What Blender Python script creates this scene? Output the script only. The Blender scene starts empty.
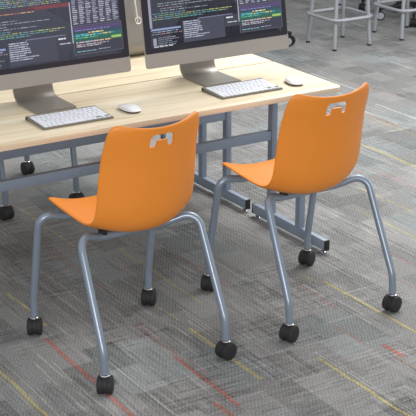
import bpy, bmesh, math, random
from mathutils import Vector, Matrix, Euler
random.seed(7)
C = bpy.context.scene.collection
K = 0.85                 # everything is laid out in table units, then brought to real size
R = math.radians

# ------------------------------------------------------------------ materials
def s2l(c):
    return tuple((v/255/12.92 if v/255 <= .04045 else ((v/255+.055)/1.055)**2.4) for v in c)+(1,)
def mat(name, rgb, rough=.5, metal=0, spec=.5, bump=0, bscale=200, var=0, vscale=20, coat=0):
    m = bpy.data.materials.new(name); m.use_nodes = True
    nt = m.node_tree; b = nt.nodes['Principled BSDF']
    b.inputs['Base Color'].default_value = s2l(rgb); b.inputs['Roughness'].default_value = rough
    b.inputs['Metallic'].default_value = metal; b.inputs['Specular IOR Level'].default_value = spec
    b.inputs['Coat Weight'].default_value = coat
    tc = nt.nodes.new('ShaderNodeTexCoord')
    n = nt.nodes.new('ShaderNodeTexNoise'); n.inputs['Scale'].default_value = vscale; n.inputs['Detail'].default_value = 3
    nt.links.new(tc.outputs['Object'], n.inputs['Vector'])
    if var:
        mx = nt.nodes.new('ShaderNodeMix'); mx.data_type = 'RGBA'; mx.blend_type = 'MIX'
        c = s2l(rgb); mx.inputs[6].default_value = tuple(v*(1-var) for v in c[:3])+(1,)
        mx.inputs[7].default_value = tuple(min(1, v*(1+var)) for v in c[:3])+(1,)
        nt.links.new(n.outputs['Fac'], mx.inputs[0]); nt.links.new(mx.outputs[2], b.inputs['Base Color'])
    if bump:
        n2 = nt.nodes.new('ShaderNodeTexNoise'); n2.inputs['Scale'].default_value = bscale
        nt.links.new(tc.outputs['Object'], n2.inputs['Vector'])
        bp = nt.nodes.new('ShaderNodeBump'); bp.inputs['Strength'].default_value = bump; bp.inputs['Distance'].default_value = .001
        nt.links.new(n2.outputs['Fac'], bp.inputs['Height']); nt.links.new(bp.outputs['Normal'], b.inputs['Normal'])
    return m
M = {}
M['orange'] = mat('orange_plastic', (234,141,50), .42, spec=.4, bump=.08, bscale=900, var=.03)
M['tube'] = mat('powder_grey', (138,150,165), .3, .3, var=.04)
M['frame'] = mat('table_frame_grey', (138,150,168), .42, .1, var=.05)
M['black'] = mat('black_plastic', (44,44,46), .62, spec=.3, var=.1)
M['blackrub'] = mat('black_rubber', (28,28,30), .7, var=.1)
M['chrome'] = mat('chrome', (225,225,228), .15, 1)
M['alu'] = mat('warm_aluminium', (156,152,147), .45, .1, var=.03, vscale=8)
M['alu_dark'] = mat('stand_aluminium', (146,142,136), .4, .4, var=.03, vscale=8)
M['kalu'] = mat('keyboard_aluminium', (128,127,116), .4, .3, var=.03)
M['key'] = mat('white_keycap', (228,230,238), .45, var=.02)
M['keydark'] = mat('keyboard_well', (150,152,158), .6)
M['white'] = mat('white_gloss', (240,240,242), .18, coat=.3)
M['mbase'] = mat('mouse_base', (95,92,85), .4, .5)
M['bezel'] = mat('black_bezel', (44,44,54), .22, spec=.4)
M['stool'] = mat('stool_grey', (160,163,168), .4, .2, var=.04)
M['stoolseat'] = mat('stool_seat', (120,122,126), .5, var=.05)
M['fabric'] = mat('dark_fabric', (60,62,68), .9, bump=.5, bscale=600, var=.15)
M['hub'] = mat('grey_hub', (175,178,185), .4, .1)
M['cable'] = mat('white_cable', (235,235,235), .4)

def wood_mat(name, edge=False):
    m = bpy.data.materials.new(name); m.use_nodes = True; nt = m.node_tree; b = nt.nodes['Principled BSDF']
    L = nt.links.new; N = nt.nodes.new
    tc = N('ShaderNodeTexCoord')
    mp = N('ShaderNodeMapping'); mp.inputs['Scale'].default_value = (1.0, 14, 14)
    L(tc.outputs['Object'], mp.inputs['Vector'])
    n = N('ShaderNodeTexNoise'); n.inputs['Scale'].default_value = 1.6; n.inputs['Detail'].default_value = 5; n.inputs['Roughness'].default_value = .6; n.inputs['Distortion'].default_value = .6
    L(mp.outputs[0], n.inputs['Vector'])
    mp2 = N('ShaderNodeMapping'); mp2.inputs['Scale'].default_value = (2.5, 90, 90)
    L(tc.outputs['Object'], mp2.inputs['Vector'])
    n2 = N('ShaderNodeTexNoise'); n2.inputs['Scale'].default_value = 1.5; n2.inputs['Detail'].default_value = 3
    L(mp2.outputs[0], n2.inputs['Vector'])
    ad = N('ShaderNodeMath'); ad.operation = 'MULTIPLY_ADD'; ad.inputs[1].default_value = .35
    L(n2.outputs['Fac'], ad.inputs[0]); L(n.outputs['Fac'], ad.inputs[2])
    cr = N('ShaderNodeValToRGB'); e = cr.color_ramp.elements
    e[0].position = .42; e[1].position = .92
    if edge: e[0].color = s2l((214,194,166)); e[1].color = s2l((236,222,198))
    else:
        e[0].color = s2l((200,180,146)); e[1].color = s2l((238,228,206))
        x = cr.color_ramp.elements.new(.64); x.color = s2l((225,209,179))
    L(ad.outputs[0], cr.inputs[0]); L(cr.outputs[0], b.inputs['Base Color'])
    b.inputs['Roughness'].default_value = .5; b.inputs['Specular IOR Level'].default_value = .35
    return m
M['wood'] = wood_mat('pale_maple_laminate'); M['woodedge'] = wood_mat('maple_edge_band', True)

def carpet_mat(name, tint=None, base=1.0):
    m = bpy.data.materials.new(name); m.use_nodes = True; nt = m.node_tree; b = nt.nodes['Principled BSDF']
    L = nt.links.new; N = nt.nodes.new
    def math_(op, a, b_=None, c_=None):
        x = N('ShaderNodeMath'); x.operation = op
        for i, v in enumerate((a, b_, c_)):
            if v is None: continue
            if isinstance(v, (int, float)): x.inputs[i].default_value = v
            else: L(v, x.inputs[i])
        return x.outputs[0]
    tc = N('ShaderNodeTexCoord'); mp = N('ShaderNodeMapping'); mp.inputs['Scale'].default_value = (1/K,)*3
    L(tc.outputs['Object'], mp.inputs['Vector'])
    P = mp.outputs[0]
    sx = N('ShaderNodeSeparateXYZ'); L(P, sx.inputs[0]); X, Y = sx.outputs[0], sx.outputs[1]
    def cells(wx, wy, ox, oy, seed):
        fx = math_('FLOOR', math_('DIVIDE', math_('ADD', X, ox), wx)); 
        # stagger every other column
        sh = math_('MULTIPLY', math_('MODULO', math_('ABSOLUTE', fx), 2.0), wy*.5)
        fy = math_('FLOOR', math_('DIVIDE', math_('ADD', math_('ADD', Y, oy), sh), wy))
        cb = N('ShaderNodeCombineXYZ'); L(fx, cb.inputs[0]); L(fy, cb.inputs[1]); cb.inputs[2].default_value = seed
        w = N('ShaderNodeTexWhiteNoise'); w.noise_dimensions = '3D'; L(cb.outputs[0], w.inputs['Vector'])
        return w.outputs['Value']
    def noise(sxx, syy, detail=2, off=0, rough=.5):
        q = N('ShaderNodeMapping'); q.inputs['Scale'].default_value = (sxx, syy, 1); q.inputs['Location'].default_value = (off, off*.37, 0)
        L(P, q.inputs['Vector']); n = N('ShaderNodeTexNoise'); n.inputs['Scale'].default_value = 1; n.inputs['Detail'].default_value = detail; n.inputs['Roughness'].default_value = rough
        n.noise_dimensions = '2D'; L(q.outputs[0], n.inputs['Vector']); return n.outputs['Fac']
    def sstep(v, a, b_):
        r = N('ShaderNodeMapRange'); r.interpolation_type = 'SMOOTHSTEP'; r.inputs[1].default_value = a; r.inputs[2].default_value = b_; L(v, r.inputs[0]); return r.outputs[0]
    big = cells(.27, .54, .05, .12, 1.0)       # tile tone
    small = cells(.135, .21, .02, .05, 5.0)    # woven blocks
    typ = cells(.27, .27, .11, .04, 9.0)
    typ2 = cells(.19, .47, .07, .3, 13.0)
    sy = noise(80, 4.5, 2, 3)                  # yarn streaks along the tiles
    sxn = noise(5.5, 75, 2, 8)                 # yarn streaks across the tiles
    fine = sstep(noise(190, 150, 1, 1, .6), .36, .64)
    ph1 = math_('SUBTRACT', math_('MULTIPLY', X, .85*2*math.pi/.0128), math_('MULTIPLY', Y, .53*2*math.pi/.0128))
    ph2 = math_('ADD', math_('MULTIPLY', X, .53*2*math.pi/.027), math_('MULTIPLY', Y, .85*2*math.pi/.027))
    loop = math_('MULTIPLY', math_('SINE', ph1), math_('MULTIPLY_ADD', math_('SINE', ph2), .35, .65))
    mid = noise(75, 40, 2, 21, .6)
    v = math_('MULTIPLY_ADD', math_('SUBTRACT', big, .5), .24, 1.0)
    v = math_('ADD', v, math_('MULTIPLY', sstep(small, .74, .76), -.18))
    v = math_('ADD', v, math_('MULTIPLY', sstep(small, .2, .18), .14))
    ly = math_('MULTIPLY', sstep(sy, .60, .68), sstep(typ2, .45, .47))
    v = math_('ADD', v, math_('MULTIPLY', ly, .32))
    dy = math_('MULTIPLY', sstep(sy, .42, .36), sstep(typ2, .3, .32))
    v = math_('ADD', v, math_('MULTIPLY', dy, -.2))
    lx = math_('MULTIPLY', sstep(sxn, .58, .66), sstep(typ, .66, .68))
    v = math_('ADD', v, math_('MULTIPLY', lx, .22))
    dx = math_('MULTIPLY', sstep(sxn, .42, .35), sstep(typ, .66, .68))
    v = math_('ADD', v, math_('MULTIPLY', dx, -.2))
    v = math_('ADD', v, math_('MULTIPLY', math_('SUBTRACT', fine, .5), .40))
    v = math_('ADD', v, math_('MULTIPLY', math_('SUBTRACT', mid, .5), .3))
    v = math_('ADD', v, math_('MULTIPLY', loop, .13))
    col = s2l((133,133,132)) if tint is None else s2l(tint)
    vm = N('ShaderNodeVectorMath'); vm.operation = 'SCALE'; vm.inputs[0].default_value = tuple(c*base for c in col[:3])
    if tint is None:     # some woven blocks are a cooler grey
        mx = N('ShaderNodeMix'); mx.data_type = 'RGBA'; mx.inputs[6].default_value = col; mx.inputs[7].default_value = s2l((131,135,135))
        L(sstep(cells(.27, .36, .16, .22, 31.0), .78, .80), mx.inputs[0]); L(mx.outputs[2], vm.inputs[0])
    L(math_('MAXIMUM', v, .12), vm.inputs['Scale']); L(vm.outputs[0], b.inputs['Base Color'])
    b.inputs['Roughness'].default_value = .95; b.inputs['Specular IOR Level'].default_value = .15
    bp = N('ShaderNodeBump'); bp.inputs['Strength'].default_value = .35; bp.inputs['Distance'].default_value = .002
    L(fine, bp.inputs['Height']); L(bp.outputs[0], b.inputs['Normal'])
    return m

# ------------------------------------------------------------------ mesh helpers
def finish(name, bm, m, parent=None, smooth=True, angle=35):
    me = bpy.data.meshes.new(name); bmesh.ops.recalc_face_normals(bm, faces=bm.faces[:])
    bm.to_mesh(me); bm.free()
    for x in (m if isinstance(m, (list, tuple)) else [m]): me.materials.append(x)
    if smooth:
        me.shade_smooth()
        try: me.set_sharp_from_angle(angle=R(angle))
        except Exception: pass
    o = bpy.data.objects.new(name, me); C.objects.link(o)
    if parent: o.parent = parent
    return o
def empty(name, loc=(0,0,0), rz=0):
    o = bpy.data.objects.new(name, None); o.empty_display_size = .05; C.objects.link(o)
    o.location = loc; o.rotation_euler = (0,0,rz); return o
def tag(o, label, cat, group=None):
    o['label'] = label; o['category'] = cat
    if group: o['group'] = group
    return o
def box(bm, x0,x1,y0,y1,z0,z1, bev=0, seg=2, mi=0):
    t = bmesh.new()
    bmesh.ops.create_cube(t, size=1)
    for v in t.verts: v.co = Vector(((x0+x1)/2+v.co.x*(x1-x0), (y0+y1)/2+v.co.y*(y1-y0), (z0+z1)/2+v.co.z*(z1-z0)))
    if bev: bmesh.ops.bevel(t, geom=t.edges[:], offset=bev, segments=seg, affect='EDGES', profile=.5)
    for f in t.faces: f.material_index = mi
    me = bpy.data.meshes.new('t'); t.to_mesh(me); t.free(); bm.from_mesh(me); bpy.data.meshes.remove(me)
def fillet(pts, rads, n=8):
    out = [Vector(pts[0])]
    for i in range(1, len(pts)-1):
        a, b, c = Vector(pts[i-1]), Vector(pts[i]), Vector(pts[i+1]); r = rads[i-1] if isinstance(rads, (list, tuple)) else rads
        d1 = (a-b).normalized(); d2 = (c-b).normalized(); ang = d1.angle(d2)
        t = min(r/math.tan(ang/2), (a-b).length*.49, (c-b).length*.49); rr = t*math.tan(ang/2)
        p0 = b+d1*t; bis = (d1+d2).normalized(); cen = b+bis*(rr/math.sin(ang/2))
        v0 = p0-cen; v1 = b+d2*t-cen; tot = v0.angle(v1); ax = v0.cross(v1).normalized()
        for k in range(n+1): out.append(cen+Matrix.Rotation(tot*k/n, 3, ax)@v0)
    out.append(Vector(pts[-1])); return out
def tube(bm, path, r, seg=14, closed=False, caps=True):
    n = len(path); path = [Vector(p) for p in path]; rings = []
    def tan(i):
        if closed: return (path[(i+1)%n]-path[i-1]).normalized()
        return (path[min(i+1,n-1)]-path[max(i-1,0)]).normalized()
    t0 = tan(0); up = Vector((0,0,1)) if abs(t0.z) < .9 else Vector((0,1,0)); nrm = t0.cross(up).normalized()
    for i in range(n):
        t = tan(i); nrm = (nrm - t*nrm.dot(t)).normalized(); bn = t.cross(nrm)
        rings.append([bm.verts.new(path[i]+(nrm*math.cos(a)+bn*math.sin(a))*r) for a in [2*math.pi*k/seg for k in range(seg)]])
    m = n if closed else n-1
    for i in range(m):
        A, B = rings[i], rings[(i+1)%n]
        for k in range(seg): bm.faces.new((A[k], A[(k+1)%seg], B[(k+1)%seg], B[k]))
    if caps and not closed: bm.faces.new(rings[0][::-1]); bm.faces.new(rings[-1])
def lathe(bm, prof, seg=24, mtx=None, mi=0):
    # prof: list of (r, h) around z
    mtx = mtx or Matrix(); rings = []
    for r, h in prof:
        if r < 1e-6: rings.append([bm.verts.new(mtx@Vector((0,0,h)))])
        else: rings.append([bm.verts.new(mtx@Vector((r*math.cos(2*math.pi*k/seg), r*math.sin(2*math.pi*k/seg), h))) for k in range(seg)])
    for A, B in zip(rings, rings[1:]):
        for k in range(seg):
            k2 = (k+1)%seg
            if len(A) == 1 and len(B) == 1: continue
            if len(A) == 1: f = bm.faces.new((A[0], B[k2], B[k]))
            elif len(B) == 1: f = bm.faces.new((A[k], A[k2], B[0]))
            else: f = bm.faces.new((A[k], A[k2], B[k2], B[k]))
            f.material_index = mi
def prism(bm, outline, z0, z1, bev=0, mi=0, edge_mi=None):
    t = bmesh.new(); vs = [t.verts.new((x,y,z0)) for x,y in outline]; f = t.faces.new(vs)
    r = bmesh.ops.extrude_face_region(t, geom=[f]); 
    for v in r['geom']:
        if isinstance(v, bmesh.types.BMVert): v.co.z = z1
    bmesh.ops.recalc_face_normals(t, faces=t.faces[:])
    if bev:
        es = [e for e in t.edges if abs(e.verts[0].co.z-e.verts[1].co.z) < 1e-6]
        bmesh.ops.bevel(t, geom=es, offset=bev, segments=2, affect='EDGES', profile=.5)
    t.normal_update()
    for f in t.faces: f.material_index = mi if (edge_mi is None or abs(f.normal.z) > .9) else edge_mi
    me = bpy.data.meshes.new('t'); t.to_mesh(me); t.free(); bm.from_mesh(me); bpy.data.meshes.remove(me)
def rrect(x0,x1,y0,y1,r,n=6):
    o = []
    for cx,cy,a0 in ((x1-r,y1-r,0),(x0+r,y1-r,90),(x0+r,y0+r,180),(x1-r,y0+r,270)):
        for k in range(n+1):
            a = R(a0+90*k/n); o.append((cx+r*math.cos(a), cy+r*math.sin(a)))
    return o
def copy_tree(o, parent=None):
    c = o.copy(); C.objects.link(c)
    if parent: c.parent = parent
    for ch in list(o.children): copy_tree(ch, c)
    return c

# ------------------------------------------------------------------ floor
def make_floor():
    cm = carpet_mat('grey_carpet_tiles')
    ym = carpet_mat('yellow_yarn', (168,159,118)); rm = carpet_mat('red_yarn', (156,110,103))
    yf = carpet_mat('faded_yellow_yarn', (150,145,125)); rf = carpet_mat('faded_red_yarn', (143,128,125)); wf = carpet_mat('pale_yarn', (158,158,155))
    bm = bmesh.new()
    def quad(x0,x1,y0,y1,z,mi):
        f = bm.faces.new([bm.verts.new(p) for p in ((x0,y0,z),(x1,y0,z),(x1,y1,z),(x0,y1,z))]); f.material_index = mi
    quad(-14,16,-9,22,0,0)
    Y, Rd = 1, 2
    lines = [(-1.838,-.2,-1.05,1,.011),(-1.522,.28,-.1,1,.009),(-1.058,-.42,-.93,1,.013),(-1.058,-.1,-.34,3,.012),(-.89,.48,-.24,3,.012),(-1.05,1.17,.59,3,.012),
             (-.36,-.2,-.32,3,.01),(-.325,-.33,-.98,1,.01),(-.783,-.9,-1.5,1,.011),(1.03,1.15,.55,1,.013),(.555,.56,-.02,3,.013),(.34,.3,-.2,3,.012),
             (-1.58,-.2,-.64,2,.014),(-1.586,-.70,-.95,2,.013),(-1.225,-.28,-.6,4,.010),(-1.235,-.6,-1.05,2,.013),(-1.205,-.25,-.95,4,.008),(-1.16,.8,-.02,4,.014),(-.56,-.70,-.92,4,.013),
             (-.50,-.94,-1.06,2,.016),(-.53,-1.03,-1.25,4,.012),(-.445,-.3,-.58,4,.014),(-1.3,-.98,-1.2,2,.013),(-.70,.28,-.2,4,.012),(-.99,.3,.02,4,.012),
             (.72,1.2,.7,4,.014),(.80,.75,.35,4,.014),(.12,-.15,-.5,4,.012),(-.543,1.37,.92,3,.013),(-.05,-.4,-.8,4,.01),
             (-1.72,-.5,-.62,5,.004),(-1.705,-.36,-.8,5,.005),(-1.66,-.3,-.75,5,.005),(-1.645,-.4,-.9,5,.004),(-1.69,-.72,-1.0,5,.005),(-1.80,-.3,-1.0,5,.005),
             (-1.02,-.35,-.95,5,.006),(-1.0,-.30,-.75,5,.005),(-.985,-.2,-.9,5,.005),(-1.46,-.42,-1.0,5,.005),(-.76,-.85,-1.45,5,.005),(-.745,-.9,-1.4,5,.004),
             (-1.36,.3,-.1,5,.005),(-1.3,.5,0,5,.005),(-.6,.2,-.3,5,.005),(.2,.5,-.3,5,.006),(.62,1.1,.5,5,.008),(.95,1.4,.7,5,.008),(1.4,1.6,1.0,3,.014),(1.25,2.1,1.5,5,.012)]
    rr = random.Random(3)
    for k in range(70):       # other tile rows further off
        x = rr.uniform(.4, 5); y = rr.uniform(1.0, 7)
        lines.append((x, y, y-rr.uniform(.3,.6), rr.choice([3,4,5,5,5]), .016))
    for x,y0,y1,mi,w in lines:
        y = max(y0,y1); e = min(y0,y1)
        while y > e:           # yarn runs are broken, and wander between two rows of the weave
            l = rr.uniform(.05,.16); o = rr.choice([0,0,.004])
            quad(x+o-w*.62, x+o+w*.62, max(e,y-l), y, .0006+.0002*rr.random(), mi); y -= l+(rr.uniform(.004,.02) if mi in (3,4) else 0)
    f = finish('floor', bm, [cm,ym,rm,yf,rf,wf], smooth=False); f['kind'] = 'structure'
make_floor()

# ------------------------------------------------------------------ tables
def make_table(name, depth, posts_y, skid, xr=-.13, length=2.15):
    # y measured from the free long edge (0) to the long edge at the seam; xr is the leg frame inset
    t = empty(name)
    ol = rrect(-length,0,0,depth-.006,.032); ol = ol[14:] + [(0,depth-.006),(-length,depth-.006)]   # corners are rounded on the free edge only
    bm = bmesh.new(); prism(bm, ol, .716, .740, .002, 0, 1)
    finish('tabletop', bm, [M['wood'],M['woodedge']], t)
    for fx in (xr, -length-xr-.0):
        bm = bmesh.new(); box(bm, fx-.013,fx+.013,skid[0],skid[1],.018,.066,.002); sk = finish('foot_bar', bm, M['frame'], t)
        for ye,s in ((skid[0],-1),(skid[1],1)):
            bm = bmesh.new(); box(bm, fx-.0135,fx+.0135,min(ye,ye+s*.006),max(ye,ye+s*.006),.0175,.0665,.001); finish('end_cap', bm, M['blackrub'], sk)
            bm = bmesh.new(); g = Matrix.Translation((fx, ye-s*.025, 0)); lathe(bm, [(0,0),(.013,0),(.014,.004),(.009,.010),(.005,.012),(.005,.02),(0,.02)], 16, g); finish('glide', bm, M['chrome'], sk)
        for py in posts_y:
            bm = bmesh.new(); box(bm, fx-.015,fx+.015,py-.018,py+.018,.066,.69,.002); finish('post', bm, M['frame'], t)
        bm = bmesh.new(); box(bm, fx-.02,fx+.02,.06,depth-.06,.69,.716,.002); finish('support_bar', bm, M['frame'], t)
    py = max(posts_y) if posts_y[0] < depth/2 else min(posts_y)
    py = posts_y[1]
    bm = bmesh.new(); box(bm, -length-xr+.015, xr-.015, py-.014, py+.014, .428,.472,.002); finish('stretcher', bm, M['frame'], t)
    return t
D = .542
ta = make_table('desk_table', D, (.12,.35), (-.085,.49))
tag(ta, 'nearer pale maple desk table, orange chairs pulled up to it', 'table')
tb = make_table('desk_table', .66, (.66-(.965-D)-.0, .66-.195), (.0,.651), )
# the second table is turned round: its free edge lies away from the camera
tb.location = (-2.15, D+.66+.001, 0); tb.rotation_euler = (0,0,math.pi)
tag(tb, 'farther pale maple desk table, back to back behind the nearer one', 'table')

# ------------------------------------------------------------------ chairs
def shell_mesh():
    st = [ # yc, zc, ye, ze, halfwidth
        (.255,.526,.254,.561,.160),(.250,.533,.250,.569,.190),(.236,.536,.236,.573,.200),(.19,.536,.19,.573,.205),(.12,.531,.12,.567,.206),(.04,.527,.04,.562,.207),(-.03,.522,-.015,.559,.207),
        (-.085,.519,-.055,.561,.207),(-.138,.524,-.096,.574,.207),(-.180,.547,-.120,.601,.207),(-.204,.588,-.135,.640,.206),(-.214,.64,-.142,.688,.205),
        (-.221,.70,-.149,.738,.204),(-.228,.76,-.157,.787,.202),(-.236,.82,-.166,.834,.199),(-.246,.865,-.182,.880,.197),(-.254,.905,-.196,.919,.193),
        (-.260,.930,-.207,.948,.184),(-.264,.942,-.213,.963,.162)]
    nu = 18; bm = bmesh.new(); g = []
    for yc,zc,ye,ze,w in st:
        row = []
        for k in range(nu+1):
            u = -1+2*k/nu; f = abs(u)**2.1
            row.append(bm.verts.new((w*u, yc+(ye-yc)*f, zc+(ze-zc)*f)))
        g.append(row)
    for a,b in zip(g, g[1:]):
        for k in range(nu): bm.faces.new((a[k],a[k+1],b[k+1],b[k]))
    me = bpy.data.meshes.new('s'); bm.to_mesh(me); bm.free()
    o = bpy.data.objects.new('tmp_shell', me); C.objects.link(o)
    s = o.modifiers.new('sol','SOLIDIFY'); s.thickness = .011; s.offset = 0
    ss = o.modifiers.new('sub','SUBSURF'); ss.levels = 2; ss.render_levels = 2
    # carrying handle: an arch shaped opening with a tongue left standing in its middle
    cb = bmesh.new(); y0,y1 = -.32,-.1
    out = [(-.050,.868),(-.023,.868),(-.019,.892),(.019,.892),(.023,.868),(.050,.868),(.048,.902),(.038,.915),(-.038,.915),(-.048,.902)]
    a = [cb.verts.new((x,y0,z)) for x,z in out]; b = [cb.verts.new((x,y1,z)) for x,z in out]; n = len(out)
    cb.faces.new(a); cb.faces.new(b[::-1])
    for k in range(n): cb.faces.new((a[k],b[k],b[(k+1)%n],a[(k+1)%n]))
    bmesh.ops.recalc_face_normals(cb, faces=cb.faces[:])
    cm = bpy.data.meshes.new('c'); cb.to_mesh(cm); cb.free(); co = bpy.data.objects.new('tmp_cut', cm); C.objects.link(co)
    bo = o.modifiers.new('b','BOOLEAN'); bo.operation = 'DIFFERENCE'; bo.object = co; bo.solver = 'EXACT'
    dg = bpy.context.evaluated_depsgraph_get(); dg.update()
    res = bpy.data.meshes.new_from_object(o.evaluated_get(dg)); res.name = 'seat_shell'
    bpy.data.objects.remove(o); bpy.data.objects.remove(co)
    res.materials.clear(); res.materials.append(M['orange']); res.shade_smooth()
    try: res.set_sharp_from_angle(angle=R(50))
    except Exception: pass
    return res

def make_caster(parent, x, y, ang):
    c = bpy.data.objects.new('caster', None)
    bm = bmesh.new()       # housing between the wheels
    m = Matrix.Translation((0,0,.036))@Matrix.Rotation(R(90),4,'Y')
    lathe(bm, [(0,-.010),(.031,-.010),(.032,-.005),(.032,.005),(.031,.010),(0,.010)], 22, m)
    lathe(bm, [(0,.052),(.015,.052),(.015,.070),(.012,.073),(0,.073)], 16)
    bpy.data.objects.remove(c)
    c = finish('caster', bm, M['black'], parent); c.location = (x,y,0); c.rotation_euler = (0,0,ang)
    for s in (-1,1):
        bm = bmesh.new(); m = Matrix.Translation((s*.0175,0,.0345))@Matrix.Rotation(R(90)*s,4,'Y')
        lathe(bm, [(0,-.0095),(.033,-.0095),(.0345,-.007),(.0345,.004),(.0325,.009),(.026,.0112),(.010,.012),(0,.012)], 28, m)
        finish('wheel', bm, M['black'], c)
    bm = bmesh.new(); lathe(bm, [(0,.071),(.0165,.071),(.0175,.0725),(.0165,.074),(.010,.077),(.010,.085),(0,.085)], 20); finish('collar', bm, M['chrome'], c)
    return c
SHELL = shell_mesh()
def make_chair():
    t = empty('classroom_chair')
    o = bpy.data.objects.new('seat_shell', SHELL); C.objects.link(o); o.parent = t
    r = .0149
    for s in (-1,1):
        # front leg and half of the front under-seat bar, one bent tube
        bm = bmesh.new()
        tube(bm, fillet([(s*.257,.291,.078),(s*.257,.289,.15),(s*.250,.220,.518),(s*.15,.205,.501),(0,.205,.501)], [.12,.062,.1]), r); finish('leg', bm, M['tube'], t)
        bm = bmesh.new()
        tube(bm, fillet([(s*.257,-.285,.078),(s*.257,-.280,.155),(s*.247,-.100,.538),(s*.14,-.052,.496),(0,-.045,.493)], [.12,.062,.1]), r); finish('leg', bm, M['tube'], t)
        bm = bmesh.new(); tube(bm, [(s*.09,.206,.505),(s*.09,.06,.500),(s*.09,-.05,.493)], .009, 10); finish('seat_rail', bm, M['tube'], t)
        for yy,zz in ((.206,.516),(-.050,.507)):
            bm = bmesh.new(); box(bm, s*.125-.012,s*.125+.012,yy-.014,yy+.014,zz-.006,zz+.016,.003); finish('seat_bumper', bm, M['black'], t)
    return t
def set_casters(t, angs):
    for (x,y),a in zip(((-.257,.291),(.257,.291),(-.257,-.285),(.257,-.285)), angs): make_caster(t, x, y, R(a))
ch = make_chair(); set_casters(ch, (-30,-38,-36,-78))
ch.location = (-1.333,-.432,0); ch.rotation_euler = (0,0,R(.5))
for k_ in ch.children:      # a shell sits a little askew on its frame
    if k_.name.startswith('seat_shell'): k_.rotation_euler = (0,0,R(2.2)); k_.location = (.003,.002,0); tag(ch, 'orange shell chair in front, left one, its seat partly over the darker floor', 'chair', 'orange chairs on the near side')
ch['label'] = 'orange chair on casters pulled up to the desk below the left monitor'
def copy_chair(x, y, rz, label, group, angs):
    c = ch.copy(); C.objects.link(c)
    i = 0
    for k in list(ch.children):
        d = k.copy(); C.objects.link(d); d.parent = c
        if k.name.startswith('caster'): d.rotation_euler = (0,0,R(angs[i])); i += 1
        for g in k.children:
            e = g.copy(); C.objects.link(e); e.parent = d
    c.location = (x,y,0); c.rotation_euler = (0,0,rz); c['label'] = label; c['group'] = group
    return c
right_chair = copy_chair(-.532,-.433,R(.5),'orange chair on casters pulled up to the desk below the right monitor','orange chairs on the near side',(-48,-64,-66,-76))
for k_ in right_chair.children:
    if k_.name.startswith('seat_shell'): k_.rotation_euler = (0,0,R(-.5)); k_.location = (-.031,0,0)
copy_chair(-1.423,1.38,math.pi,'orange chair across the desk, one caster showing at the left edge under the desk','orange chairs on the far side',(10,0,10,-30))
copy_chair(-.535,1.37,math.pi,'orange chair across the desk, its grey leg showing just left of the nearest backrest','orange chairs on the far side',(30,10,20,0))

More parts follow.
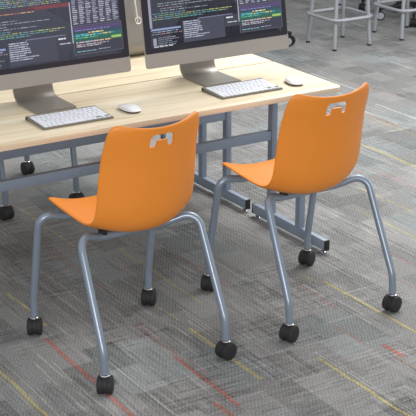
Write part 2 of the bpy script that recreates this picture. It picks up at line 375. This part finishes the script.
# ------------------------------------------------------------------ monitors
EM = {}
def em(rgb, s=1.0):
    key = (rgb, s)
    if key in EM: return EM[key]
    m = bpy.data.materials.new('screen_colour_%d' % len(EM)); m.use_nodes = True; b = m.node_tree.nodes['Principled BSDF']
    b.inputs['Base Color'].default_value = (.01,.01,.012,1); b.inputs['Roughness'].default_value = .25
    b.inputs['Emission Color'].default_value = s2l(rgb); b.inputs['Emission Strength'].default_value = s
    EM[key] = m; return m
def make_display(W, H):
    bm = bmesh.new(); mats = []; rr = random.Random(11)
    y = -.0012; lay = [0]
    def q(u0,u1,v0,v1,rgb,l=1,grad=None):
        g = sum(rgb)/3; rgb = tuple(int(.72*c+.28*g)+3 for c in rgb)
        m = em(rgb)
        if m not in mats: mats.append(m)
        yy = -.0004-.0003*l
        f = bm.faces.new([bm.verts.new(p) for p in ((u0,yy,v0),(u1,yy,v0),(u1,yy,v1),(u0,yy,v1))]); f.material_index = mats.index(m)
    def row(u0,u1,v,cols,h=.0032,lo=.006,hi=.03,gap=.004,l=3):
        u = u0
        while u < u1:
            w = rr.uniform(lo,hi); q(u,min(u+w,u1),v,v+h,rr.choice(cols),l); u += w+rr.uniform(gap*.6,gap*1.6)
    q(.034,W-.034,.084,H-.034,(68,72,90),0)
    G = [(140,150,160),(120,130,150),(150,160,165)]; MC = [(110,170,110),(170,180,100),(110,150,180),(130,130,160),(80,160,160)]
    # left code panel
    q(.034,.046,.17,H-.034,(150,148,170),1)
    for v in [.324+.0075*k for k in range(16)]:
        a = .06+rr.choice([0,.02,.04]); row(a, rr.uniform(.3,.47), v, MC+G)
    q(.06,.33,.3035,.3175,(76,60,76),1); q(.30,.484,.3035,.3185,(132,52,64),1)
    row(.07,.325,.297,[(220,140,90),(230,170,110),(200,110,100)]); row(.08,.39,.2585,G); row(.08,.25,.2685,G); row(.09,.33,.2375,G+[(140,120,170)])
    row(.09,.2,.247,[(200,120,150),(140,140,160)])
    row(.06,.455,.2185,MC[:3]+[(190,200,110)]); row(.05,.43,.2105,MC); row(.05,.30,.2025,[(70,180,180),(120,170,120),(90,150,170)])
    row(.05,.22,.2270,[(70,140,170),(110,150,150)])
    q(.275,.455,.1865,.1905,(110,112,150),1); q(.195,.41,.092,.186,(62,65,86),1)
    for k in range(9): row(.20, rr.uniform(.265,.30)+(.05 if k == 7 else 0), .178-.0085*k, [(150,156,185),(180,185,205)], .0042,.01,.03,.002)
    q(.038,.185,.158,.166,(130,150,205),1); row(.045,.175,.150,[(160,170,210),(120,130,170)]); row(.04,.19,.141,G+[(190,110,130)])
    q(.044,.060,.094,.126,(150,152,175),2)
    for k in range(5): row(.068, rr.uniform(.13,.19), .124-.008*k, G+[(150,130,180)])
    row(.045,.14,.087,[(190,195,210)],.0045)
    q(.412,.485,.135,.186,(54,57,76),1)
    row(.42,.455,.1715,[(215,220,230)],.006); row(.425,.475,.1515,[(190,195,205)],.004)
    # right listing
    q(.484,.4885,.15,.318,(170,172,190),2); q(.494,.712,.222,.345,(62,64,84),1)
    for k in range(15):
        v = .226+.0078*k
        for c in range(7): 
            u = .496+.031*c; w = rr.uniform(.014,.026); q(u,u+w,v,v+.0042,rr.choice([(150,150,180),(172,170,196),(128,128,158)]),3)
    for k in range(12): row(.50, rr.uniform(.6,.7), .35+.0078*k, G+MC[2:4])
    # coloured console
    q(.488,.718,.100,.219,(96,98,120),1); q(.490,.716,.102,.217,(50,54,74),2)
    for k in range(6): q(.490,.716,.187+.005*k,.192+.005*k,[(40,70,92),(52,66,104),(66,62,112),(78,60,118),(86,60,122),(66,56,100)][k],3)
    for k in range(7): q(.490,.716,.146+.006*k,.152+.006*k,[(30,84,74),(26,96,80),(24,104,84),(24,108,92),(22,108,108),(26,98,108),(34,84,98)][k],3)
    row(.500,.66,.197,[(130,120,200),(110,150,210)],l=5); row(.56,.63,.184,[(225,200,90),(240,220,140)],.005,l=5); row(.50,.56,.180,[(70,190,190)],l=5)
    row(.50,.68,.174,[(90,210,200),(230,210,90),(60,180,190)],.0045,l=5); row(.50,.60,.166,[(120,220,120),(70,190,170)],l=5)
    q(.665,.712,.1525,.1625,(160,205,80),4)
    row(.50,.66,.147,[(215,160,190),(190,190,210),(230,180,120)],.005,l=5); row(.50,.65,.138,[(200,190,205),(170,170,190)],l=5); row(.50,.62,.131,[(200,190,205)],l=5)
    row(.50,.59,.110,[(100,190,210),(160,170,190)],l=5); row(.60,.655,.112,[(150,160,180)],l=5)
    return bm, mats
def make_monitor(detail=True):
    # local frame: origin on the table at the middle of the foot; screen looks to -y
    t = empty('desktop_computer'); W, H = .744, .56; th = R(9)
    T = Matrix.Translation((0,-.090,.112))@Matrix.Rotation(-th,4,'X')@Matrix.Translation((-W/2,0,0))
    # body: slim edge, bulging back
    bm = bmesh.new(); n = 10
    out = rrect(0,W,0,H,.012,4); cen = (W/2, H/2)
    rings = [[bm.verts.new((x,0,z)) for x,z in out]]
    for k,(sc,dy) in enumerate(((1.0,.007),(.985,.010),(.9,.021),(.75,.036),(.5,.050),(.25,.056),(.08,.058))):
        rings.append([bm.verts.new((cen[0]+(x-cen[0])*sc, dy, cen[1]+(z-cen[1])*sc)) for x,z in out])
    for a,b in zip(rings, rings[1:]):
        for k in range(len(out)): bm.faces.new((a[k],a[(k+1)%len(out)],b[(k+1)%len(out)],b[k]))
    bm.faces.new(rings[0][::-1]); bm.faces.new(rings[-1])
    bmesh.ops.transform(bm, matrix=T, verts=bm.verts[:]); finish('housing', bm, M['alu'], t, angle=25)
    bm = bmesh.new(); 
    o2 = rrect(0.0015,W-.0015,.0625,H-.0015,.008,4); vs = [bm.verts.new((x,-.0004,z)) for x,z in o2]; f = bm.faces.new(vs)
    r = bmesh.ops.extrude_face_region(bm, geom=[f])
    for v in r['geom']:
        if isinstance(v, bmesh.types.BMVert): v.co.y = .002
    bmesh.ops.transform(bm, matrix=T, verts=bm.verts[:]); bz = finish('bezel', bm, M['bezel'], t, smooth=False)
    bm, ms = make_display(W, H); bmesh.ops.transform(bm, matrix=T, verts=bm.verts[:])
    me = bpy.data.meshes.new('screen'); bm.to_mesh(me); bm.free()
    for x in ms: me.materials.append(x)
    so = bpy.data.objects.new('screen', me); C.objects.link(so); so.parent = bz
    # stand: one bent aluminium strip with a round cable hole in the neck
    prof = fillet([(0,-.122,.0045),(0,.128,.0045),(0,.020,.290)], [.052], 14)
    prof = [Vector((0,-.122,.0045)),Vector((0,-.04,.0045))]+prof[1:-1]
    top = Vector((0,.020,.290)); last = prof[-1]
    # sample the neck
    wid = .091; thick = .0042; bm = bmesh.new()
    pts = prof
    def strip(bm, pts):
        A = []
        for i,p in enumerate(pts):
            d = (pts[min(i+1,len(pts)-1)]-pts[max(i-1,0)]).normalized(); nn = Vector((0,-d.z,d.y))
            A.append([bm.verts.new(p+Vector((sx*wid,0,0))+nn*sn*thick) for sx,sn in ((-1,-1),(1,-1),(1,1),(-1,1))])
        for a,b in zip(A,A[1:]):
            for k in range(4): bm.faces.new((a[k],a[(k+1)%4],b[(k+1)%4],b[k]))
        bm.faces.new(A[0][::-1]); bm.faces.new(A[-1])
    strip(bm, pts)
    # neck plate with hole (from last to top), built as a quad ring around a circle
    d = (top-last); Ln = d.length; d.normalize(); nn = Vector((0,-d.z,d.y)); hc = .100; hr = .017; seg = 24
    for sn in (-1,1):
        pass
    inner = []; outer = []
    for sn in (-1,1):
        inn = []; outr = []
        for k in range(seg):
            a = 2*math.pi*k/seg+math.pi/seg; ca, sa = math.cos(a), math.sin(a)
            inn.append(bm.verts.new(last+d*(hc+hr*sa)+Vector((hr*ca,0,0))+nn*sn*thick))
            # project onto rectangle  [-wid,wid] x [0, Ln]
            tx = wid/abs(ca) if abs(ca) > 1e-6 else 1e9; ty = ((Ln-hc) if sa > 0 else hc)/abs(sa) if abs(sa) > 1e-6 else 1e9
            s = min(tx,ty); outr.append(bm.verts.new(last+d*(hc+s*sa)+Vector((s*ca,0,0))+nn*sn*thick))
        inner.append(inn); outer.append(outr)
        # corners
        for k in range(seg):
            k2 = (k+1)%seg; a, b = outr[k], outr[k2]
            ea = abs(abs(a.co.x)-wid) < 1e-5; eb = abs(abs(b.co.x)-wid) < 1e-5
            if ea != eb:
                x = a.co.x if ea else b.co.x; oth = b if ea else a
                cv = bm.verts.new((x, oth.co.y, oth.co.z)); bm.faces.new((inn[k],inn[k2],b,cv,a))
            else: bm.faces.new((inn[k],inn[k2],b,a))
    for k in range(seg): bm.faces.new((inner[0][k],inner[0][(k+1)%seg],inner[1][(k+1)%seg],inner[1][k]))
    for sx in (-1,1):
        p = [bm.verts.new(c+Vector((sx*wid,0,0))+nn*sn*thick) for c in (last,top) for sn in (-1,1)]
        bm.faces.new((p[0],p[1],p[3],p[2]))
    stn = finish('stand', bm, M['alu_dark'], t, angle=30)
    # power cable comes out of the back behind the neck and drops through the hole
    h = last+d*hc
    bm = bmesh.new(); tube(bm, fillet([(.012,h.y-.075,h.z+.14),(.012,h.y-.005,h.z+.10),(.010,h.y+.012,h.z+.02),(.004,h.y+.006,h.z-.006),(0,h.y-.006,h.z-.012)], .02, 5), .0032, 10)
    finish('power_cable', bm, M['cable'], t)
    bm = bmesh.new(); m = Matrix.Translation(h)@Matrix(((1,0,0,0),(0,nn.y,d.y,0),(0,nn.z,d.z,0),(0,0,0,1)))@Matrix.Rotation(R(90),4,'X')
    pr = [h+d*hr*math.sin(a)+Vector((hr*math.cos(a),0,0)) for a in [2*math.pi*k/24 for k in range(24)]]
    tube(bm, pr, .0046, 8, closed=True); finish('cable_ring', bm, M['white'], t)
    return t
TZ = .7402
mo = make_monitor(); mo.location = (-.430,.425,TZ)
tag(mo, 'right-hand slim silver all-in-one computer, code on its screen, above the right keyboard', 'computer', 'silver desktop computers')
m1 = copy_tree(mo); m1.location = (-1.243,.437,TZ); m1['label'] = 'left-hand slim silver all-in-one computer, code on its screen, above the left keyboard'
m3 = copy_tree(mo); m3.location = (-.490,.985-.12+.10+.02,TZ); m3.rotation_euler = (0,0,math.pi)
m3['label'] = 'silver computer seen from behind in the gap between the two code screens'
m3.location = (-.478,1.055,TZ)

# ------------------------------------------------------------------ keyboards and mice
def make_keyboard():
    t = empty('keyboard'); W, Dp = .312, .166
    bm = bmesh.new()
    # wedge plate with battery tube along the back edge
    sec = [(-Dp/2,.002),(-Dp/2+.001,.0075),(Dp/2-.004,.0145),(Dp/2+.003,.0155),(Dp/2+.006,.010),(Dp/2+.005,.003),(Dp/2-.006,.001),(Dp/2-.014,.007),(-Dp/2+.006,.001)]
    a = [bm.verts.new((-W/2,y,z)) for y,z in sec]; b = [bm.verts.new((W/2,y,z)) for y,z in sec]; n = len(sec)
    bm.faces.new(a); bm.faces.new(b[::-1])
    for k in range(n): bm.faces.new((a[k],b[k],b[(k+1)%n],a[(k+1)%n]))
    body = finish('keyboard_body', bm, M['kalu'], t, angle=30)
    for s in (-1,1):
        bm = bmesh.new(); lathe(bm, [(0,0),(.007,0),(.007,.0015),(0,.0015)], 16, Matrix.Translation((s*(W/2),Dp/2-.0035,.0088))@Matrix.Rotation(R(90)*s,4,'Y')); finish('battery_cap', bm, M['black'], t)
    sl = math.atan2(.007, Dp-.005)
    rows = [ # (depth, widths in units)
        (1.0, [1,1,1,1.28,5.1,1.28,1,1,1,1]), (1.0, [2.25]+[1]*10+[2.25]), (1.0, [1.75]+[1]*11+[1.75]), (1.0, [1.5]+[1]*12+[1]), (1.0, [1]*13+[1.5]), (.62, [1.036]*14)]
    y = -Dp/2+.006; x0, x1 = -W/2+.006, W/2-.006; first = {}
    for ri,(dep,ws) in enumerate(rows):
        h = .0262*dep; tot = sum(ws); x = x0; un = (x1-x0)/tot
        for ki,wu in enumerate(ws):
            w = un*wu; parts = [(x,x+w,y,y+h)]
            if ri == 0 and ki == len(ws)-2: parts = [(x,x+w,y,y+h*.46),(x,x+w,y+h*.54,y+h)]
            if ri == 0 and ki in (len(ws)-1,len(ws)-3): parts = [(x,x+w,y,y+h*.46)]
            for a0,a1,b0,b1 in parts:
                key = (round(a1-a0,4), round(b1-b0,4)); cx, cy = (a0+a1)/2, (b0+b1)/2
                if key not in first:
                    bm = bmesh.new(); hw, hh = (a1-a0)/2-.0013, (b1-b0)/2-.0013
                    box(bm,-hw,hw,-hh,hh,0,.0035,.0008,1); k = finish('key', bm, M['key'], t); first[key] = k
                else:
                    k = first[key].copy(); C.objects.link(k); k.parent = t
                k.location = (cx,cy,.0078+(cy+Dp/2)*math.tan(sl)); k.rotation_euler = (sl,0,0)
            x += w
        y += h
    return t
kb = make_keyboard(); kb.location = (-1.251,.176,TZ); tag(kb, 'white-keyed slim keyboard in front of the left computer', 'keyboard', 'wireless keyboards')
k2 = copy_tree(kb); k2.location = (-.413,.179,TZ); k2['label'] = 'white-keyed slim keyboard in front of the right computer'
def make_mouse():
    t = empty('computer_mouse'); bm = bmesh.new(); n = 14; m = 20
    def ell(sx, sy, z, e=2.6):
        r = []
        for k in range(m*2):
            a = math.pi*k/m; c, s = math.cos(a), math.sin(a)
            r.append((sx*math.copysign(abs(c)**(2/e),c), sy*math.copysign(abs(s)**(2/e),s), z))
        return r
    L, Wd = .062, .036
    def shell(bm, levels):
        rs = [[bm.verts.new(p) for p in ell(Wd*a, L*b, z)] for a,b,z in levels]
        for A,B in zip(rs,rs[1:]):
            for k in range(2*m): bm.faces.new((A[k],A[(k+1)%(2*m)],B[(k+1)%(2*m)],B[k]))
        bm.faces.new(rs[0][::-1]); bm.faces.new(rs[-1])
    shell(bm, [(.82,.88,0),(.90,.94,.004),(.94,.955,.009)]); finish('mouse_base', bm, M['mbase'], t)
    bm = bmesh.new(); lv = [(1.0,1.0,.0085),(1.0,1.0,.0105)]+[(math.cos(a)**.55,math.cos(a)**.7,.0105+.0135*math.sin(a)) for a in [R(d) for d in (15,30,45,58,70,79,85,88)]]
    shell(bm, lv)
    for v in bm.verts:      # arched end to end, low at both ends
        if v.co.z > .0106: v.co.z = .0106+(v.co.z-.0106)*(1-.45*(v.co.y/L)**2)
    finish('top_shell', bm, M['white'], t, angle=50); return t
mm = make_mouse(); mm.location = (-.982,.165,TZ); mm.rotation_euler = (0,0,R(4)); tag(mm, 'white mouse right of the left keyboard, just above the orange backrest', 'mouse', 'white computer mice')
mm2 = copy_tree(mm); mm2.location = (-.152,.158,TZ); mm2.rotation_euler = (0,0,R(-14)); mm2['label'] = 'white mouse beside the right keyboard near the end of the desk'

# ------------------------------------------------------------------ stools in the background
def make_stool():
    t = empty('bar_stool'); a = .162; r = .0148
    for sx in (-1,1):
        for sy in (-1,1):
            bm = bmesh.new(); tube(bm, [(sx*a,sy*a,.012),(sx*a*.72,sy*a*.72,.80)], r, 12); leg = finish('leg', bm, M['stool'], t)
            bm = bmesh.new(); lathe(bm, [(0,0),(.016,0),(.016,.010),(.0145,.014),(0,.014)], 14, Matrix.Translation((sx*a,sy*a,0))); finish('foot_tip', bm, M['blackrub'], leg)
    b = a+.022; z = .222
    pts = [Vector((x,y,z)) for x,y in rrect(-b,b,-b,b,.07,6)]
    bm = bmesh.new(); tube(bm, pts, .0125, 10, closed=True); finish('footrest_ring', bm, M['stool'], t)
    pts = [Vector((x,y,.60)) for x,y in rrect(-.142,.142,-.142,.142,.05,6)]
    bm = bmesh.new(); tube(bm, pts, .008, 10, closed=True); finish('upper_ring', bm, M['stool'], t)
    bm = bmesh.new(); lathe(bm, [(0,.797),(.16,.797),(.19,.803),(.2,.815),(.197,.828),(.18,.833),(.12,.826),(0,.822)], 36); finish('stool_seat', bm, M['stoolseat'], t)
    return t
st = make_stool(); st.location = (2.44,3.18,0); tag(st, 'grey tubular metal stool with square footrest, whole base in view', 'stool', 'grey bar stools')
s2 = copy_tree(st); s2.location = (3.075,3.185,0); s2['label'] = 'grey tubular metal stool with square footrest cut off by the right edge'

# ------------------------------------------------------------------ task chairs beyond (only casters reach into view)
def make_task():
    t = empty('task_chair')
    for k in range(5):
        a = 2*math.pi*k/5; mt = Matrix.Rotation(a,4,'Z')
        bm = bmesh.new(); tube(bm, [mt@Vector(p) for p in ((.02,0,.115),(.15,0,.108),(.31,0,.092))], .014, 10); finish('base_arm', bm, M['black'], t)
        bm = bmesh.new(); lathe(bm, [(0,.05),(.009,.05),(.009,.098),(0,.098)], 10, Matrix.Translation((.30,0,0)))
        lathe(bm, [(0,-.008),(.028,-.008),(.028,.008),(0,.008)], 18, Matrix.Translation((.30,0,.036))@Matrix.Rotation(R(90),4,'X'))
        for v in bm.verts: v.co = mt@v.co
        c = finish('caster', bm, M['black'], t)
        for s in (-1,1):
            bm = bmesh.new(); q = mt@Matrix.Translation((.30,s*.019,.036))@Matrix.Rotation(-R(90)*s,4,'X')
            lathe(bm, [(0,-.009),(.036,-.009),(.036,.008),(.028,.010)], 22, q); lathe(bm, [(.028,.010),(.026,.013),(0,.014)], 22, q, 1); finish('wheel', bm, [M['blackrub'],M['hub']], c)
    bm = bmesh.new(); lathe(bm, [(0,.08),(.035,.08),(.035,.14),(.025,.15),(.025,.46),(0,.46)], 18); finish('column', bm, M['black'], t)
    bm = bmesh.new(); box(bm,-.21,.21,-.2,.2,.46,.54,.035,3); finish('seat', bm, M['fabric'], t)
    bm = bmesh.new(); box(bm,-.2,.2,.22,.27,.62,1.1,.024,3); finish('backrest', bm, M['fabric'], t)
    bm = bmesh.new(); tube(bm, fillet([(0,.1,.45),(0,.29,.45),(0,.29,.8)],.06), .016, 10); finish('back_support', bm, M['black'], t)
    return t
def cast_at(t, x, y, ang):   # put the caster on arm 0 at x, y with the arm pointing at angle ang
    t.location = (x-.30*math.cos(ang), y-.30*math.sin(ang), 0); t.rotation_euler = (0,0,ang)
tk = make_task(); cast_at(tk, 2.10,3.33, R(-58)); tag(tk, 'task chair hidden behind the right screen, one caster showing at the screen\'s edge', 'chair', 'dark task chairs')
t2 = copy_tree(tk); cast_at(t2, 3.31,3.99, R(-150)); t2['label'] = 'dark task chair beyond the stools, caster seen between the legs of the full stool'
t3 = copy_tree(tk); cast_at(t3, 3.29,3.33, R(-135)); t3['label'] = 'dark task chair beyond the cut-off stool, caster at the picture\'s upper right edge'
t3.location.x += 0

# ------------------------------------------------------------------ light
w = bpy.data.worlds.new('World'); bpy.context.scene.world = w; w.use_nodes = True; nt = w.node_tree
bg = nt.nodes['Background']; tc = nt.nodes.new('ShaderNodeTexCoord'); sp = nt.nodes.new('ShaderNodeSeparateXYZ'); cr = nt.nodes.new('ShaderNodeValToRGB')
mr = nt.nodes.new('ShaderNodeMapRange'); mr.inputs[1].default_value = -1; mr.inputs[2].default_value = 1
nt.links.new(tc.outputs['Generated'], sp.inputs[0]); nt.links.new(sp.outputs[2], mr.inputs[0]); nt.links.new(mr.outputs[0], cr.inputs[0]); nt.links.new(cr.outputs[0], bg.inputs[0])
e = cr.color_ramp.elements; e[0].position = .45; e[0].color = (.32,.32,.32,1); e[1].position = .85; e[1].color = (.95,.97,1,1)
x = cr.color_ramp.elements.new(.52); x.color = (.62,.64,.66,1)
bg.inputs[1].default_value = .70
def area(name, loc, target, size, power, col=(1,1,1)):
    l = bpy.data.lights.new(name, 'AREA'); l.shape = 'RECTANGLE'; l.size = size[0]*K; l.size_y = size[1]*K; l.energy = power; l.color = col
    o = bpy.data.objects.new(name, l); C.objects.link(o); o.location = loc
    d = Vector(target)-Vector(loc); o.rotation_euler = d.to_track_quat('-Z','Y').to_euler(); return o
area('ceiling_or_fill_light', (1.5,1.0,3.1), (.9,.6,0), (2.0,2.0), 100, (1,.985,.96))
area('window_light', (5.0,-1.0,2.4), (.8,.6,.2), (3,2), 70, (.97,.985,1))
area('ceiling_or_fill_light', (-4.6,-5.6,2.2), (-.8,-.3,.7), (2.2,2.0), 128, (1,.99,.97))  # fill lamp added low on the camera side to brighten the chair backs

# ------------------------------------------------------------------ camera (solved from the photograph)
f, p, yaw, roll = 1319.17, .352798, .560458, -.00082768
cy, sy, cp, sp_ = math.cos(yaw), math.sin(yaw), math.cos(p), math.sin(p)
F = Vector((sy*cp,cy*cp,-sp_)); Rt = Vector((cy,-sy,0)); U = Rt.cross(F); c, s = math.cos(roll), math.sin(roll)
r_, u_ = c*Rt+s*U, c*U-s*Rt
cam = bpy.data.cameras.new('Camera'); co = bpy.data.objects.new('Camera', cam); C.objects.link(co)
cam.sensor_width = 36; cam.sensor_fit = 'HORIZONTAL'; cam.lens = f*36/416; cam.clip_end = 200
mt = Matrix((r_, u_, -F)).transposed().to_4x4(); mt.translation = (-3.50325735,-4.46050478,2.24583971)
co.matrix_world = mt
bpy.context.scene.camera = co

# ------------------------------------------------------------------ bring everything to real size
for me in bpy.data.meshes:
    if me.users: me.transform(Matrix.Scale(K,4))
for o in bpy.data.objects: o.location = o.location*K
vs = bpy.context.scene.view_settings
bpy.context.scene.display_settings.display_device = 'sRGB'
vs.view_transform = 'Standard'; vs.look = 'None'; vs.gamma = 1; vs.use_curve_mapping = False; vs.exposure = 0
